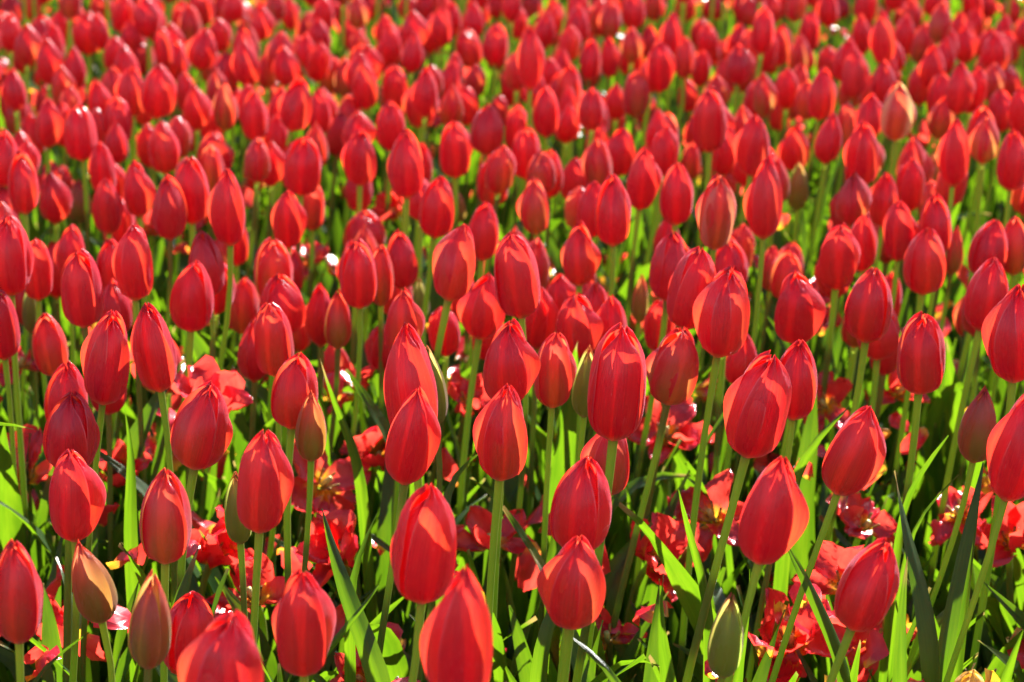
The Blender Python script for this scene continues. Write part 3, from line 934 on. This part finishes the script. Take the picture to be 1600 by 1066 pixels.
# ------------------------------------------------------------------ the rest of the bed beyond the picture's edges and the low foliage
class Acc:
    def __init__(s): s.V = []; s.Q = []; s.UV = []; s.T = []; s.M = []; s.n = 0
    def add(s, V, Q, UV, tint, mi):
        s.V.append(V); s.Q.append(Q + s.n); s.UV.append(UV); s.T.append(np.tile(np.array([[*tint, 1.0]]), (len(V), 1))); s.M.append(np.full(len(Q), mi)); s.n += len(V)
    def build(s, name, mats):
        return obj(name, make_mesh(name, np.concatenate(s.V), np.concatenate(s.Q), np.concatenate(s.UV), mats, np.concatenate(s.T), np.concatenate(s.M)), color=(0, 0, 0, 1))

LB = [bloom_petals(9000 + i, ['mid', 'full', 'mid', 'bud'][i % 4], ['L', 'R', 'l', '-', 'LR', 'r'][i % 6], i * 23, 6, 8) for i in range(16)]
LL = [leaf_verts(random.Random(8000 + i), 3, 7) for i in range(24)]
def rotz(V, a):
    c, s = math.cos(a), math.sin(a); return np.stack([V[:, 0] * c - V[:, 1] * s, V[:, 0] * s + V[:, 1] * c, V[:, 2]], -1)

def project(p):
    d = p - CAM; z = d.dot(F); return CX + d.x / z * FPX, CY - d.dot(U) / z * FPX, z

cell = {}
def near(x, y, r):
    ci, cj = int(x // .1), int(y // .1)
    for a in (-1, 0, 1):
        for b in (-1, 0, 1):
            for (px, py) in cell.get((ci + a, cj + b), ()):
                if (px - x) ** 2 + (py - y) ** 2 < r * r: return True
    return False
def mark(x, y): cell.setdefault((int(x // .1), int(y // .1)), []).append((x, y))
for fx, fy, hx, hy in placed: mark(hx, hy)
rf = random.Random(99)
bed = Acc()
cnt = 0
def bed_tulip(x, y, h):
    rs = rf; b = rs.choice(LB); R = rs.uniform(.0150, .0187); L = rs.uniform(.056, .072)
    g = rs.choice([0, 0, 0, 0, 0, 0, .2, .4, .5, .6])
    lean = .06 + rs.uniform(-.05, .09)
    ang = rs.uniform(-.06, .12); ay = rs.uniform(-.12, .06)
    for V, UV in b:
        V = V * np.array([R, R, L]); V = V.copy(); V[:, 0] += V[:, 2] * ang; V[:, 1] += V[:, 2] * ay
        bed.add(V + np.array([x, y, h]), grid_faces(6, 8), UV, (g, 0, 0), 0)
    ax = np.array([ang, ay, 1.0]); ax /= np.linalg.norm(ax)
    V, UV = stem_verts((x - lean * h, y, -.01), (x, y, h), ax, .0035, .003, rs, 5, 5); bed.add(V, grid_faces(5, 5, True), UV, (0, 0, 0), 1)
    for k in range(3):
        V, UV = rs.choice(LL); V = rotz(V, rs.uniform(0, 6.28)) * rs.uniform(.85, 1.2)
        bed.add(V + np.array([x - lean * h, y, 0]), grid_faces(3, 7), UV, (0, 0, 0), 2)
for _ in range(30000):
    y = rf.uniform(.95, 7.6); x = rf.uniform(-1, 1) * (.22 * y + 1.05)
    h = HP + rf.gauss(0, .025)
    px, py, z = project(Vector((x, y, h)))
    tx_, ty_, _z = project(Vector((x, y, h + .07)))
    inside = -30 < px < 1630 and ty_ < 1085 and py > 48
    if inside and py > 500: continue
    if inside and py > 330:
        h -= rf.uniform(.03, .10)
        if rf.random() < .75 and not near(x, y, .05): mark(x, y); bed_tulip(x, y, h)
        continue
    if inside:
        h -= rf.uniform(0, .03)
        if not near(x, y, .053): mark(x, y); bed_tulip(x, y, h)
        continue
    if near(x, y, .062 if abs(x) < .22 * y + .3 and y < 5 else .075): continue
    mark(x, y); bed_tulip(x, y, h); cnt += 1
    if cnt > 2300: break
b = bed.build('tulip_bed', [M_PETAL, M_STEM, M_LEAF]); b['kind'] = 'stuff'
b['label'] = 'dense mass of red tulips continuing beyond the rows in front'; b['category'] = 'tulip bed'
print('bed tulips', cnt)

low = Acc()
for _ in range(5600):
    y = rf.uniform(1.3, 6.5); x = rf.uniform(-1, 1) * (.22 * y + .35)
    V, UV = rf.choice(LL); V = rotz(V, rf.uniform(0, 6.28)) * rf.uniform(.6, 1.15)
    low.add(V + np.array([x, y, -.003]), grid_faces(3, 7), UV, (0, 0, 0), 0)
b = low.build('undergrowth', [M_LEAF]); b['kind'] = 'stuff'; b['label'] = 'low green leaves filling the shade between the tulip stems'; b['category'] = 'foliage'

lit = Acc(); LP = []
OP = [open_petal(random.Random(600 + i), random.Random(i).uniform(.9, 1.7), random.Random(i).uniform(-1.3, 1.6), .045, .015, 5, 7) for i in range(14)]
for _ in range(1500):
    y = 1.4 + 4.8 * rf.random() ** 1.4; x = rf.uniform(-1, 1) * (.22 * y + .25); h = rf.uniform(.05, .33)
    V, UV = rf.choice(OP); q = Quaternion((rf.gauss(0, 1), rf.gauss(0, 1), rf.gauss(0, 1), rf.gauss(0, 1))).normalized().to_matrix()
    V = V @ np.array(q).T * rf.uniform(.6, 1.35)
    LP.append((x + V[20][0], y + V[20][1], h + V[20][2]))
    lit.add(V + np.array([x, y, h]), grid_faces(5, 7), UV, (0, 0, 0), 0)
b = lit.build('fallen_petals', [M_OPEN]); b['kind'] = 'stuff'; b['label'] = 'scattered fallen pink and red petals caught among the leaves'; b['category'] = 'petals'

def drop_material():
    g = NT('water'); p = g.n('ShaderNodeBsdfPrincipled'); p.inputs['Base Color'].default_value = (.9, .9, .9, 1)
    p.inputs['Roughness'].default_value = .06; p.inputs['IOR'].default_value = 1.33; p.inputs['Transmission Weight'].default_value = .9
    g.l(p.outputs[0], g.out.inputs[0]); return g.m
glint = Acc(); th = np.linspace(0, 2 * math.pi, 8, endpoint=False); ph = np.linspace(.05, math.pi - .05, 7)
TH, PH = np.meshgrid(th, ph)
SP = np.stack([np.cos(TH) * np.sin(PH), np.sin(TH) * np.sin(PH), np.cos(PH)], -1).reshape(-1, 3)
for k, (x, y, h) in enumerate(LP):  # glossy drops added on some petals only to throw white glints
    if k % 4 == 0:
        glint.add(SP * np.array([1, 1, .7]) * rf.uniform(.0007, .0015) + np.array([x, y, h + .0008]), grid_faces(8, 7, True), np.zeros((56, 2)), (0, 0, 0), 0)
b = glint.build('glint_drops', [drop_material()]); b['kind'] = 'stuff'; b['label'] = 'tiny glossy drops added for white glints on the fallen petals'; b['category'] = 'glint drops'
